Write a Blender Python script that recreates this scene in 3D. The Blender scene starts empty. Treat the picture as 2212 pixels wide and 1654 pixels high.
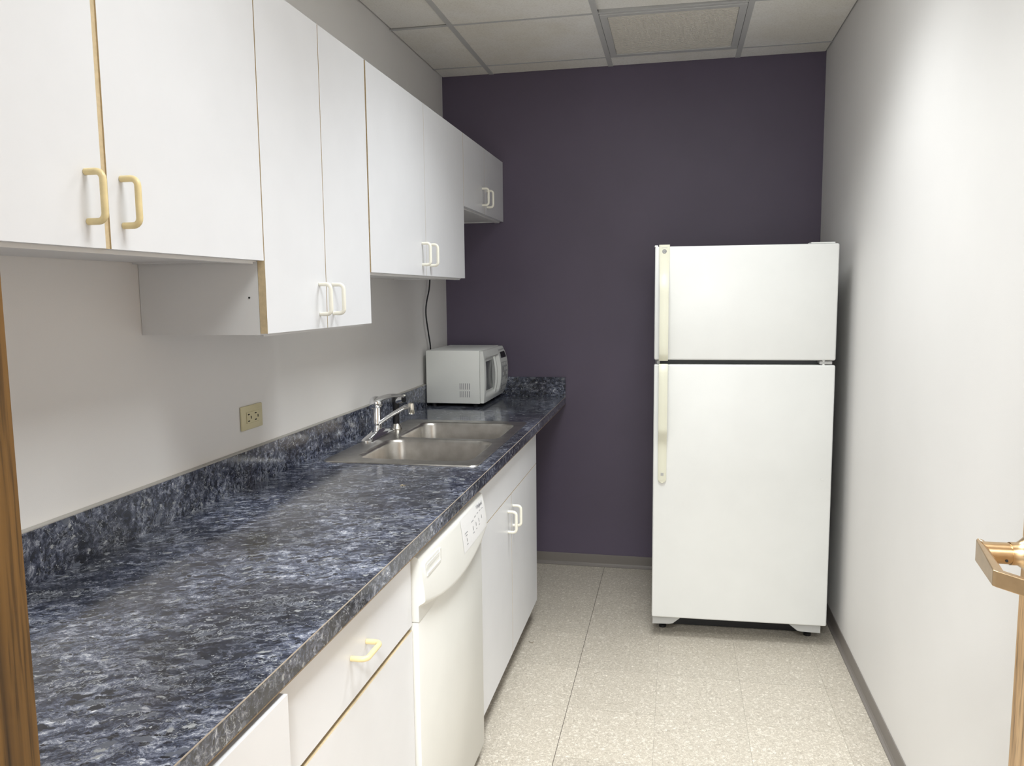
import bpy, bmesh, math, random
from mathutils import Vector, Matrix

random.seed(7)
S = bpy.context.scene
COL = S.collection

# ------------------------------------------------------------------ camera, world, light, exposure
F_PX, YAW, PITCH, ROLL = 1708.7, 0.2054, -0.1122, -0.0104
CAM = Vector((1.2122, 0.0, 1.4555))
_f = Vector((-math.sin(YAW)*math.cos(PITCH), math.cos(YAW)*math.cos(PITCH), math.sin(PITCH)))
_r0 = Vector((math.cos(YAW), math.sin(YAW), 0)); _u0 = _r0.cross(_f)
_r = math.cos(ROLL)*_r0 + math.sin(ROLL)*_u0; _u = _r.cross(_f)
cam_d = bpy.data.cameras.new('camera'); cam = bpy.data.objects.new('camera', cam_d); COL.objects.link(cam)
cam_d.sensor_fit = 'HORIZONTAL'; cam_d.sensor_width = 36.0; cam_d.lens = 36.0*F_PX/2212.0
cam_d.clip_start = 0.02
cam.matrix_world = Matrix(((_r.x, _u.x, -_f.x, CAM.x), (_r.y, _u.y, -_f.y, CAM.y), (_r.z, _u.z, -_f.z, CAM.z), (0, 0, 0, 1)))
S.camera = cam

W = bpy.data.worlds.new('world'); S.world = W; W.use_nodes = True
W.node_tree.nodes['Background'].inputs[0].default_value = (0.9, 0.95, 1.0, 1)
W.node_tree.nodes['Background'].inputs[1].default_value = 0.25

S.view_settings.view_transform = 'Standard'; S.view_settings.look = 'None'
S.view_settings.gamma = 1.0; S.view_settings.use_curve_mapping = False
S.view_settings.exposure = 0.0

ROOM_W, ROOM_D, CEIL = 1.89, 4.112, 2.576
FRONT = 0.35                      # inner face of the wall with the doorway
TROFFER_W, HALL_FILL_W = 12.2, 112.0    # watts of the room fixtures and of the added hallway fill

# ------------------------------------------------------------------ materials
def _nt(name):
    m = bpy.data.materials.new(name); m.use_nodes = True
    nt = m.node_tree; b = nt.nodes['Principled BSDF']
    return m, nt, b
def N(nt, t, **kw):
    n = nt.nodes.new(t)
    for k, v in kw.items():
        if k in n.inputs: n.inputs[k].default_value = v
        else: setattr(n, k, v)
    return n
def ramp(nt, src, stops):
    r = nt.nodes.new('ShaderNodeValToRGB'); e = r.color_ramp.elements
    while len(e) < len(stops): e.new(0.5)
    for el, (p, c) in zip(e, stops):
        el.position = p; el.color = (c[0], c[1], c[2], 1)
    nt.links.new(src, r.inputs[0]); return r.outputs[0]
def mixc(nt, fac, a, b, mode='MIX'):
    m = nt.nodes.new('ShaderNodeMix'); m.data_type = 'RGBA'; m.blend_type = mode
    for s, v in ((m.inputs[0], fac), (m.inputs[6], a), (m.inputs[7], b)):
        if hasattr(v, 'links') or isinstance(v, bpy.types.NodeSocket): nt.links.new(v, s)
        elif isinstance(v, (int, float)): s.default_value = v
        else: s.default_value = (v[0], v[1], v[2], 1)
    return m.outputs[2]
def plain(name, c, rough=0.5, metal=0.0, bump=0.0, bscale=200.0, var=0.0, vscale=8.0, coat=0.0, spec=0.5):
    m, nt, b = _nt(name)
    b.inputs['Roughness'].default_value = rough; b.inputs['Metallic'].default_value = metal
    b.inputs['Specular IOR Level'].default_value = spec
    b.inputs['Coat Weight'].default_value = coat
    geo = N(nt, 'ShaderNodeNewGeometry')
    n = N(nt, 'ShaderNodeTexNoise', Scale=vscale, Detail=4.0); nt.links.new(geo.outputs['Position'], n.inputs['Vector'])
    v = max(var, 0.015)
    col = ramp(nt, n.outputs[0], [(0.3, [x*(1-v) for x in c]), (0.7, [min(1, x*(1+v)) for x in c])])
    nt.links.new(col, b.inputs['Base Color'])
    if bump > 0:
        n2 = N(nt, 'ShaderNodeTexNoise', Scale=bscale, Detail=3.0); nt.links.new(geo.outputs['Position'], n2.inputs['Vector'])
        bp = N(nt, 'ShaderNodeBump', Strength=bump, Distance=0.001); nt.links.new(n2.outputs[0], bp.inputs['Height'])
        nt.links.new(bp.outputs[0], b.inputs['Normal'])
    return m
def counter_mat():
    m, nt, b = _nt('slate_laminate'); L = nt.links.new
    geo = N(nt, 'ShaderNodeNewGeometry')
    rot = N(nt, 'ShaderNodeMapping'); rot.inputs['Rotation'].default_value = (0, 0, -0.45); L(geo.outputs['Position'], rot.inputs[0])
    def warp(src, scale, amt, det=4.0):
        wn = N(nt, 'ShaderNodeTexNoise', Scale=scale, Detail=det, Roughness=0.6); L(src, wn.inputs['Vector'])
        sub = N(nt, 'ShaderNodeVectorMath', operation='SUBTRACT'); sub.inputs[1].default_value = (.5, .5, .5); L(wn.outputs['Color'], sub.inputs[0])
        sc = N(nt, 'ShaderNodeVectorMath', operation='SCALE'); sc.inputs['Scale'].default_value = amt; L(sub.outputs[0], sc.inputs[0])
        add = N(nt, 'ShaderNodeVectorMath', operation='ADD'); L(src, add.inputs[0]); L(sc.outputs[0], add.inputs[1])
        return add.outputs[0]
    w1 = warp(warp(rot.outputs[0], 11.0, 0.055), 130.0, 0.011, 3.0)
    st = N(nt, 'ShaderNodeMapping'); st.inputs['Scale'].default_value = (1.0, 1.9, 1.9); L(w1, st.inputs[0]); p = st.outputs[0]
    def shifted(off):
        mp = N(nt, 'ShaderNodeMapping'); mp.inputs['Location'].default_value = (off, off*.7, off*.3); L(p, mp.inputs[0]); return mp.outputs[0]
    # mottled body, fine and broad
    n1 = N(nt, 'ShaderNodeTexNoise', Scale=30.0, Detail=10.0, Roughness=0.82); L(p, n1.inputs['Vector'])
    body = ramp(nt, n1.outputs[0], [(0.37, (.004, .005, .009)), (0.45, (.015, .018, .030)), (0.51, (.046, .053, .078)), (0.57, (.130, .140, .175)), (0.65, (.42, .43, .45))])
    n0 = N(nt, 'ShaderNodeTexNoise', Scale=4.2, Detail=3.0); L(rot.outputs[0], n0.inputs['Vector'])
    broad = ramp(nt, n0.outputs[0], [(0.34, (.50, .50, .52)), (0.48, (1.05, 1.05, 1.09)), (0.60, (2.1, 2.1, 2.1))])
    body = mixc(nt, 1.0, body, broad, 'MULTIPLY')
    # separate chips, dark and pale
    def chips(scale, off, lo, hi, rad):
        v = N(nt, 'ShaderNodeTexVoronoi', Scale=scale); L(shifted(off), v.inputs['Vector'])
        sep = N(nt, 'ShaderNodeSeparateColor'); L(v.outputs['Color'], sep.inputs[0])
        pick = ramp(nt, sep.outputs[0], [(lo, (0, 0, 0)), (hi, (1, 1, 1))])
        near = ramp(nt, v.outputs['Distance'], [(rad-.05, (1, 1, 1)), (rad+.05, (0, 0, 0))])
        return mixc(nt, 1.0, pick, near, 'MULTIPLY')
    c = mixc(nt, chips(30.0, 2.3, .80, .82, .42), body, (.022, .024, .034))
    c = mixc(nt, chips(70.0, 5.1, .86, .88, .45), c, (.012, .014, .022))
    c = mixc(nt, chips(26.0, 4.4, .90, .91, .40), c, (.11, .12, .15))
    c = mixc(nt, chips(40.0, 9.7, .935, .945, .33), c, (.30, .31, .32))
    c = mixc(nt, chips(150.0, 1.7, .94, .95, .33), c, (.40, .41, .42))
    # filaments: thin ridges of a noise, and patches of cell network
    def ridge(scale, off, w, det):
        n = N(nt, 'ShaderNodeTexNoise', Scale=scale, Detail=det, Roughness=0.55); L(shifted(off), n.inputs['Vector'])
        return ramp(nt, n.outputs[0], [(0.5-w, (0, 0, 0)), (0.5, (1, 1, 1)), (0.5+w, (0, 0, 0))])
    def gate(scale, off, lo, hi, top):
        n = N(nt, 'ShaderNodeTexNoise', Scale=scale, Detail=2.0); L(shifted(off), n.inputs['Vector'])
        return ramp(nt, n.outputs[0], [(lo, (0, 0, 0)), (hi, (top, top, top))])
    f1 = mixc(nt, 1.0, ridge(16.0, 3.3, .012, 3.0), gate(7.0, 8.1, .48, .60, .75), 'MULTIPLY')
    c = mixc(nt, f1, c, (.50, .52, .54))
    f2 = mixc(nt, 1.0, ridge(40.0, 6.6, .022, 3.0), gate(9.0, 2.2, .50, .62, .45), 'MULTIPLY')
    c = mixc(nt, f2, c, (.44, .46, .49))
    v = N(nt, 'ShaderNodeTexVoronoi', Scale=62.0, feature='DISTANCE_TO_EDGE'); L(shifted(7.7), v.inputs['Vector'])
    net = ramp(nt, v.outputs['Distance'], [(0.0, (1, 1, 1)), (0.11, (0, 0, 0))])
    f3 = mixc(nt, 1.0, net, gate(8.0, 5.5, .55, .68, .40), 'MULTIPLY')
    c = mixc(nt, f3, c, (.42, .44, .48))
    cl = N(nt, 'ShaderNodeTexNoise', Scale=7.0, Detail=4.0); L(geo.outputs['Position'], cl.inputs['Vector'])
    cg = ramp(nt, cl.outputs[0], [(0.56, (0, 0, 0)), (0.74, (.22, .22, .22))])
    c = mixc(nt, cg, c, (.070, .062, .066))
    L(c, b.inputs['Base Color'])
    b.inputs['Roughness'].default_value = 0.13; b.inputs['Specular IOR Level'].default_value = 0.85
    bp = N(nt, 'ShaderNodeBump', Strength=0.05, Distance=0.0006); L(n1.outputs[0], bp.inputs['Height']); L(bp.outputs[0], b.inputs['Normal'])
    return m
def vct_mat():
    m, nt, b = _nt('vinyl_tile'); L = nt.links.new
    geo = N(nt, 'ShaderNodeNewGeometry'); oi = N(nt, 'ShaderNodeObjectInfo')
    sc = N(nt, 'ShaderNodeVectorMath', operation='SCALE'); sc.inputs[0].default_value = (13, 7, 0); L(oi.outputs['Random'], sc.inputs['Scale'])
    add = N(nt, 'ShaderNodeVectorMath', operation='ADD'); L(geo.outputs['Position'], add.inputs[0]); L(sc.outputs[0], add.inputs[1])
    n1 = N(nt, 'ShaderNodeTexNoise', Scale=150.0, Detail=3.0, Roughness=0.65, Distortion=1.2); L(add.outputs[0], n1.inputs['Vector'])
    c = ramp(nt, n1.outputs[0], [(0.30, (.30, .263, .21)), (0.46, (.46, .41, .338)), (0.56, (.55, .498, .42)), (0.66, (.86, .80, .70))])
    v = N(nt, 'ShaderNodeTexVoronoi', Scale=110.0); L(add.outputs[0], v.inputs['Vector'])
    sep = N(nt, 'ShaderNodeSeparateColor'); L(v.outputs['Color'], sep.inputs[0])
    sp = ramp(nt, sep.outputs[1], [(0.0, (.30, .27, .23)), (0.10, (.48, .44, .38)), (0.85, (.51, .475, .41)), (1.0, (.84, .80, .73))])
    c2 = mixc(nt, 0.35, c, sp)
    tr = N(nt, 'ShaderNodeMapRange'); tr.inputs[3].default_value = 0.95; tr.inputs[4].default_value = 1.05; L(oi.outputs['Random'], tr.inputs[0])
    hs = N(nt, 'ShaderNodeHueSaturation'); L(tr.outputs[0], hs.inputs['Value']); L(c2, hs.inputs['Color'])
    L(hs.outputs[0], b.inputs['Base Color'])
    b.inputs['Roughness'].default_value = 0.42; b.inputs['Specular IOR Level'].default_value = 0.45
    return m
def oak_mat(name, dark, mid, light, axis='Z'):
    m, nt, b = _nt(name); L = nt.links.new
    geo = N(nt, 'ShaderNodeNewGeometry')
    mp = N(nt, 'ShaderNodeMapping'); mp.inputs['Scale'].default_value = (75, 75, 2.2) if axis == 'Z' else (2.2, 75, 75)
    L(geo.outputs['Position'], mp.inputs[0])
    n = N(nt, 'ShaderNodeTexNoise', Scale=1.0, Detail=6.0, Roughness=0.6, Distortion=0.6); L(mp.outputs[0], n.inputs['Vector'])
    c = ramp(nt, n.outputs[0], [(0.30, dark), (0.48, mid), (0.68, light)])
    mp2 = N(nt, 'ShaderNodeMapping'); mp2.inputs['Scale'].default_value = (420, 420, 14) if axis == 'Z' else (14, 420, 420)
    L(geo.outputs['Position'], mp2.inputs[0])
    n2 = N(nt, 'ShaderNodeTexNoise', Scale=1.0, Detail=2.0); L(mp2.outputs[0], n2.inputs['Vector'])
    pr = ramp(nt, n2.outputs[0], [(0.36, (.30, .28, .25)), (0.48, (1, 1, 1))])
    L(mixc(nt, 0.7, c, pr, 'MULTIPLY'), b.inputs['Base Color'])
    b.inputs['Roughness'].default_value = 0.38
    return m
def ceiling_mat():
    m, nt, b = _nt('acoustic_tile'); L = nt.links.new
    geo = N(nt, 'ShaderNodeNewGeometry')
    n = N(nt, 'ShaderNodeTexNoise', Scale=160.0, Detail=4.0, Roughness=0.7); L(geo.outputs['Position'], n.inputs['Vector'])
    c = ramp(nt, n.outputs[0], [(0.3, (.80, .78, .74)), (0.5, (.94, .925, .89)), (0.7, (.96, .95, .92))])
    n3 = N(nt, 'ShaderNodeTexNoise', Scale=3.0, Detail=3.0); L(geo.outputs['Position'], n3.inputs['Vector'])
    st = ramp(nt, n3.outputs[0], [(0.35, (.93, .91, .86)), (0.6, (1, 1, 1))])
    L(mixc(nt, 1.0, c, st, 'MULTIPLY'), b.inputs['Base Color']); b.inputs['Roughness'].default_value = 0.95
    bp = N(nt, 'ShaderNodeBump', Strength=0.25, Distance=0.002); L(n.outputs[0], bp.inputs['Height']); L(bp.outputs[0], b.inputs['Normal'])
    return m
def steel_mat():
    m, nt, b = _nt('brushed_steel'); L = nt.links.new
    geo = N(nt, 'ShaderNodeNewGeometry')
    mp = N(nt, 'ShaderNodeMapping'); mp.inputs['Scale'].default_value = (900, 25, 25); L(geo.outputs['Position'], mp.inputs[0])
    n = N(nt, 'ShaderNodeTexNoise', Scale=1.0, Detail=3.0); L(mp.outputs[0], n.inputs['Vector'])
    r = N(nt, 'ShaderNodeMapRange'); r.inputs[3].default_value = 0.24; r.inputs[4].default_value = 0.40; L(n.outputs[0], r.inputs[0]); L(r.outputs[0], b.inputs['Roughness'])
    n2 = N(nt, 'ShaderNodeTexNoise', Scale=22.0, Detail=5.0); L(geo.outputs['Position'], n2.inputs['Vector'])
    L(ramp(nt, n2.outputs[0], [(0.35, (.50, .48, .45)), (0.65, (.62, .60, .57))]), b.inputs['Base Color'])
    b.inputs['Metallic'].default_value = 1.0
    return m

M = {
 'white': plain('white_melamine', (.760, .768, .797), 0.38, bump=0.05, bscale=900),
 'white_in': plain('white_carcass', (.74, .74, .74), 0.5),
 'tan': plain('tan_edge', (.60, .48, .30), 0.6, var=0.08, vscale=120),
 'cream': plain('cream_plastic', (.88, .86, .76), 0.35),
 'cream_old': plain('yellowed_plastic', (.80, .66, .36), 0.38, var=0.06, vscale=60),
 'wall': plain('painted_wall', (.79, .775, .76), 0.62, bump=0.12, bscale=420, var=0.012, vscale=3),
 'purple': plain('purple_wall', (.110, .089, .134), 0.48, bump=0.14, bscale=420, var=0.05, vscale=3),
 'base': plain('vinyl_cove_base', (.20, .18, .165), 0.45),
 'counter': counter_mat(), 'vct': vct_mat(),
 'mastic': plain('tile_joint', (.13, .115, .10), 0.9),
 'ceil': ceiling_mat(), 'tee': plain('grid_paint', (.60, .60, .595), 0.5),
 'plenum': plain('plenum_dark', (.02, .02, .02), 0.9),
 'grille': plain('grille_cream', (.78, .745, .68), 0.6),
 'oak': oak_mat('oak_trim', (.030, .014, .004), (.088, .043, .010), (.135, .068, .018)),
 'oak_pale': oak_mat('oak_veneer', (.26, .15, .065), (.46, .29, .14), (.58, .39, .21)),
 'brass': plain('satin_bronze', (.54, .385, .225), 0.30, metal=1.0, var=0.06, vscale=60),
 'steel': steel_mat(),
 'chrome': plain('chrome', (.80, .81, .83), 0.07, metal=1.0),
 'nickel': plain('pale_chrome', (.78, .75, .68), 0.22, metal=1.0),
 'black': plain('black_plastic', (.012, .012, .014), 0.35),
 'rubber': plain('black_rubber', (.014, .014, .017), 0.55),
 'enamel': plain('white_enamel', (.80, .805, .79), 0.30, bump=0.10, bscale=500),
 'almond': plain('almond_plastic', (.76, .75, .62), 0.40),
 'gasket': plain('grey_gasket', (.13, .135, .14), 0.6),
 'greyplastic': plain('grey_plastic', (.45, .45, .44), 0.5),
 'fridge_side': plain('fridge_side_panel', (.62, .63, .62), 0.45, bump=0.2, bscale=700),
 'dw': plain('dishwasher_white', (.765, .765, .735), 0.32),
 'dw_panel': plain('control_white', (.80, .80, .81), 0.35),
 'print': plain('grey_print', (.20, .20, .22), 0.6),
 'mw': plain('microwave_white', (.80, .815, .79), 0.40),
 'mw_dark': plain('tinted_window', (.075, .08, .085), 0.18),
 'mw_panel': plain('microwave_panel', (.50, .51, .51), 0.45),
 'ivory': plain('ivory_plastic', (.66, .60, .38), 0.35),
 'void': plain('slot_black', (.006, .006, .005), 0.8),
 'caulk': plain('grey_caulk', (.42, .40, .37), 0.6),
 'seam': plain('laminate_seam', (.42, .36, .30), 0.5),
 'brownseam': plain('brown_core', (.20, .14, .08), 0.7),
 'carpet': plain('hall_carpet', (.22, .21, .20), 0.95, bump=0.4, bscale=300),
 'alu': plain('louver_aluminium', (.75, .75, .76), 0.25, metal=1.0),
}

# ------------------------------------------------------------------ helpers
def bm_new(): return bmesh.new()
def box(bm, x0, x1, y0, y1, z0, z1, bev=0.0, seg=1):
    r = bmesh.ops.create_cube(bm, size=1.0); vs = r['verts']
    for v in vs:
        v.co = Vector((x0+(v.co.x+.5)*(x1-x0), y0+(v.co.y+.5)*(y1-y0), z0+(v.co.z+.5)*(z1-z0)))
    if bev > 0:
        es = list({e for v in vs for e in v.link_edges})
        bmesh.ops.bevel(bm, geom=es, offset=bev, segments=seg, profile=0.5, affect='EDGES')
    return bm
def tube(bm, pts, rad, n=12, cap=True):
    pts = [Vector(p) for p in pts]
    rads = rad if isinstance(rad, (list, tuple)) else [rad]*len(pts)
    rings = []; prev = None
    for i, p in enumerate(pts):
        d = (pts[min(i+1, len(pts)-1)] - pts[max(i-1, 0)]).normalized()
        if prev is None:
            a = Vector((0, 0, 1)) if abs(d.z) < .9 else Vector((1, 0, 0))
            u = d.cross(a).normalized()
        else:
            u = (prev - d*prev.dot(d)).normalized()
        prev = u; w = d.cross(u)
        rings.append([bm.verts.new(p + rads[i]*(math.cos(2*math.pi*k/n)*u + math.sin(2*math.pi*k/n)*w)) for k in range(n)])
    for a, b in zip(rings, rings[1:]):
        for k in range(n):
            bm.faces.new((a[k], a[(k+1) % n], b[(k+1) % n], b[k]))
    if cap:
        bm.faces.new(list(reversed(rings[0]))); bm.faces.new(rings[-1])
    return bm
def lathe(bm, prof, o=(0, 0, 0), axis='z', n=24):
    """prof: list of (r, h) along the axis."""
    o = Vector(o); rings = []
    for r, h in prof:
        ring = []
        for k in range(n):
            c, s = math.cos(2*math.pi*k/n)*r, math.sin(2*math.pi*k/n)*r
            v = {'z': Vector((c, s, h)), 'x': Vector((h, c, s)), 'y': Vector((s, h, c))}[axis]
            ring.append(bm.verts.new(o+v))
        rings.append(ring)
    for a, b in zip(rings, rings[1:]):
        for k in range(n): bm.faces.new((a[k], a[(k+1) % n], b[(k+1) % n], b[k]))
    bm.faces.new(list(reversed(rings[0]))); bm.faces.new(rings[-1])
    return bm
def loft(bm, loops, cap0=False, cap1=False, closed=True):
    rs = [[bm.verts.new(Vector(p)) for p in lp] for lp in loops]
    n = len(rs[0])
    for a, b in zip(rs, rs[1:]):
        for k in range(n if closed else n-1): bm.faces.new((a[k], a[(k+1) % n], b[(k+1) % n], b[k]))
    if cap0: bm.faces.new(list(reversed(rs[0])))
    if cap1: bm.faces.new(rs[-1])
    return bm
def rrect(x0, x1, y0, y1, r, z, n=6):
    pts = []
    for cx, cy, a0 in ((x1-r, y1-r, 0), (x0+r, y1-r, 90), (x0+r, y0+r, 180), (x1-r, y0+r, 270)):
        for k in range(n+1):
            a = math.radians(a0+90*k/n); pts.append((cx+r*math.cos(a), cy+r*math.sin(a), z))
    return pts
def finish(name, bm, mats, parent=None, smooth=False, mat_fn=None):
    bmesh.ops.recalc_face_normals(bm, faces=bm.faces)
    me = bpy.data.meshes.new(name)
    if not isinstance(mats, (list, tuple)): mats = [mats]
    if mat_fn:
        bm.normal_update()
        for f in bm.faces: f.material_index = mat_fn(f)
    bm.to_mesh(me); bm.free()
    for m in mats: me.materials.append(M[m])
    if smooth:
        me.polygons.foreach_set('use_smooth', [True]*len(me.polygons))
        try: me.set_sharp_from_angle(angle=math.radians(38))
        except Exception: pass
    o = bpy.data.objects.new(name, me); COL.objects.link(o)
    if parent: o.parent = parent; o.matrix_parent_inverse = Matrix.Identity(4); o.location = -world_loc(parent)
    return o
def world_loc(o):
    """sum of ancestors' locations (roots here are never rotated unless built in local space)"""
    v = Vector((0, 0, 0))
    while o is not None:
        v += o.location; o = o.parent
    return v
def thing(name, label, cat, loc=(0, 0, 0), group=None):
    o = bpy.data.objects.new(name, None); COL.objects.link(o); o.location = loc
    o.empty_display_size = 0.1
    o['label'] = label; o['category'] = cat
    if group: o['group'] = group
    return o
def struct(name, bm, mats, label=None, parent=None, **kw):
    o = finish(name, bm, mats, parent, **kw)
    o['kind'] = 'structure'
    if label: o['label'] = label
    return o
def B(*a, **k): return box(bm_new(), *a, **k)
def smooth01(t):
    t = max(0.0, min(1.0, t)); return t*t*(3-2*t)

# ------------------------------------------------------------------ the setting
T = 0.3048; GX, GY = 0.8516, 2.3328
floor = struct('floor', B(-0.02, ROOM_W+0.02, 0.20, ROOM_D+0.02, -0.06, -0.0022), 'mastic', 'beige speckled vinyl tile floor of the kitchenette')
def cuts(lo, hi, o, step):
    c = [lo]; k = math.ceil((lo-o)/step+1e-6)
    while o+k*step < hi-1e-6: c.append(o+k*step); k += 1
    return c+[hi]
fx, fy = cuts(0.0, ROOM_W, GX, T), cuts(0.22, ROOM_D, GY, T)
tile_mesh = {}
for i in range(len(fx)-1):
    for j in range(len(fy)-1):
        gl = 0.0011 if abs(fx[i]-GX) < 1e-6 else 0.00030
        gr = 0.0011 if abs(fx[i+1]-GX) < 1e-6 else 0.00030
        x0, x1, y0, y1 = fx[i]+gl, fx[i+1]-gr, fy[j]+.00042, fy[j+1]-.00042
        key = (round(x1-x0, 4), round(y1-y0, 4))
        if key not in tile_mesh:
            o = finish('floor_tile', B(0, x1-x0, 0, y1-y0, -0.0022, 0.0), 'vct', floor); tile_mesh[key] = o.data
        else:
            o = bpy.data.objects.new('floor_tile', tile_mesh[key]); COL.objects.link(o); o.parent = floor
        o.location = (x0, y0, 0)
struct('wall_left', B(-0.12, 0, 0.22, ROOM_D+.12, -0.05, CEIL+.25), 'wall', 'pale grey painted wall behind the cabinets')
struct('wall_right', B(ROOM_W, ROOM_W+.12, 0.22, ROOM_D+.12, -0.05, CEIL+.25), 'wall', 'pale grey painted wall beside the refrigerator')
struct('wall_back', B(0, ROOM_W, ROOM_D, ROOM_D+.12, -0.05, CEIL+.25), 'purple', 'dark purple painted end wall')
JX0, JX1, JH = 0.870, 1.775, 2.045   # clear door opening
bm = bm_new()
box(bm, -0.12, JX0-.02, 0.22, FRONT, -.05, CEIL+.25); box(bm, JX1+.02, ROOM_W+.12, 0.22, FRONT, -.05, CEIL+.25)
box(bm, JX0-.02, JX1+.02, 0.22, FRONT, JH+.02, CEIL+.25)
struct('wall_front', bm, 'wall', 'pale grey wall pierced by the doorway')
def cove(name, prof_pts, a, b, label):
    """extrude a 2-D profile (d, z) from a to b; d measured along the inward normal"""
    a, b = Vector(a), Vector(b); t = (b-a).normalized(); n = Vector((-t.y, t.x, 0))
    bm = bm_new()
    loft(bm, [[p + n*d + Vector((0, 0, z)) for d, z in prof_pts] for p in (a, b)], True, True)
    return struct(name, bm, 'base', label)
prof = [(0.0005, 0.0005), (0.014, 0.0005), (0.0135, 0.004), (0.007, 0.010), (0.0042, 0.018), (0.0036, 0.060), (0.003, 0.064), (0.0005, 0.065)]
cove('baseboard_back', prof, (ROOM_W, ROOM_D, 0), (0, ROOM_D, 0), 'grey-brown vinyl cove base under the purple wall')
cove('baseboard_right', prof, (ROOM_W, FRONT, 0), (ROOM_W, ROOM_D-.016, 0), 'grey-brown vinyl cove base along the right wall')
cove('baseboard_left', prof, (0, ROOM_D-.016, 0), (0, 3.36, 0), 'grey-brown vinyl cove base in the open bay under the worktop')
# suspended ceiling
CX, CY = [0.0, 0.265, 0.875, 1.485, ROOM_W], [0.22, 0.295, 0.905, 1.515, 2.125, 2.735, 3.345, 3.955, ROOM_D]
ceil = struct('ceiling', B(-.02, ROOM_W+.02, 0.20, ROOM_D+.02, CEIL+.20, CEIL+.25), 'plenum', 'suspended grid ceiling of cream acoustic tiles')
LIGHT_CELLS = {(2, 2), (2, 4)}; GRILLE = (2, 6)
for x in CX[1:-1]:
    bm = B(x-.012, x+.012, 0.352, ROOM_D-.001, CEIL, CEIL+.0015); box(bm, x-.001, x+.001, 0.352, ROOM_D-.001, CEIL+.0015, CEIL+.035)
    finish('main_tee', bm, 'tee', ceil)
for y in CY[2:-1]:
    for i in range(4):
        a = CX[i]+(.0125 if i else .001); b = CX[i+1]-(.0125 if i < 3 else .001)
        bm = B(a, b, y-.008, y+.008, CEIL, CEIL+.0015); box(bm, a, b, y-.001, y+.001, CEIL+.0015, CEIL+.03)
        finish('cross_tee', bm, 'tee', ceil)
for i in range(4):
    for j in range(len(CY)-1):
        if (i, j) in LIGHT_CELLS or (i, j) == GRILLE or CY[j+1] < FRONT: continue
        x0, x1, y0, y1 = CX[i]+.004, CX[i+1]-.004, max(CY[j], FRONT)+.004, CY[j+1]-.004
        o = finish('ceiling_tile', B(x0-(x0+x1)/2, x1-(x0+x1)/2, y0-(y0+y1)/2, y1-(y0+y1)/2, 0, .015, bev=.0015), 'ceil', ceil)
        o.location = ((x0+x1)/2, (y0+y1)/2, CEIL+.0018)
        if (i, j) == (2, 5): o.rotation_euler = (0.010, 0.010, 0); o.location.z += 0.0062
        if (i, j) == (0, 5): o.rotation_euler = (0.006, 0.003, 0); o.location.z += 0.0024
# return-air grille in the ceiling
g = thing('ceiling_grille', 'perforated cream air return panel with grey frame set in the ceiling grid', 'air grille', (1.18, 3.65, CEIL))
bm = bm_new(); a, b, c, d = 0.889, 1.471, 3.359, 3.941; zf = CEIL-.004
box(bm, a, b, c, c+.028, zf, CEIL+.004, .001); box(bm, a, b, d-.028, d, zf, CEIL+.004, .001)
box(bm, a, a+.030, c+.028, d-.028, zf, CEIL+.004, .001); box(bm, b-.030, b, c+.028, d-.028, zf, CEIL+.004, .001)
finish('frame', bm, 'tee', g)
bm = bm_new(); y = c+.029
box(bm, a+.031, b-.031, c+.029, d-.029, CEIL+.002, CEIL+.006)
while y < d-.036:
    box(bm, a+.031, b-.031, y, y+.0075, CEIL-.0015, CEIL+.002); y += .0125
o = finish('louver_face', bm, 'grille', g); o['kind'] = 'stuff'; o['label'] = 'finely ribbed cream face of the return panel'

# parabolic fluorescent fixtures in the grid
def troffer(cx, cy, sz, watts, label, spread):
    t = thing('ceiling_light', label, 'ceiling light', (cx, cy, CEIL), 'recessed fluorescent fixtures')
    h = sz/2-.014
    bm = bm_new()
    for (x0, x1, y0, y1) in ((-h, h, -h, -h+.012), (-h, h, h-.012, h), (-h, -h+.012, -h+.012, h-.012), (h-.012, h, -h+.012, h-.012)):
        box(bm, cx+x0, cx+x1, cy+y0, cy+y1, CEIL+.0015, CEIL+.11)
    box(bm, cx-h, cx+h, cy-h, cy+h, CEIL+.11, CEIL+.115)
    finish('housing', bm, 'white_in', t)
    for k in range(1, 4):
        u = -h+.012+k*(2*h-.024)/4
        finish('louver_blade', B(cx+u-.003, cx+u+.003, cy-h+.013, cy+h-.013, CEIL+.012, CEIL+.06), 'alu', t)
    for k in range(3):
        u = -h+.012+(k+.5)*(2*h-.024)/3
        bm = tube(bm_new(), [(cx-h+.02, cy+u, CEIL+.085), (cx+h-.02, cy+u, CEIL+.085)], .013, 12)
        finish('fluorescent_tube', bm, 'white_in', t)
    ld = bpy.data.lights.new('troffer_light', 'AREA'); ld.shape = 'SQUARE'; ld.size = sz-.07; ld.energy = watts
    ld.color = (0.955, 0.985, 0.985); ld.spread = math.radians(spread)
    lo = bpy.data.objects.new('troffer_light', ld); COL.objects.link(lo); lo.parent = t; lo.location = (0, 0, .008)
    gd = bpy.data.lights.new('wide_fill', 'AREA'); gd.shape = 'SQUARE'; gd.size = sz-.07; gd.energy = watts*.40; gd.color = ld.color  # extra wide lamp, added to lift the upper walls and ceiling
    go = bpy.data.objects.new('wide_fill', gd); COL.objects.link(go); go.parent = t; go.location = (0, 0, .003)
    return t
troffer(1.18, 1.21, .61, TROFFER_W*.94, 'square recessed fluorescent ceiling light with louvers next to the doorway', 124)
troffer(1.18, 2.43, .61, TROFFER_W, 'square recessed fluorescent ceiling light with louvers midway along the room', 120)

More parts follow.
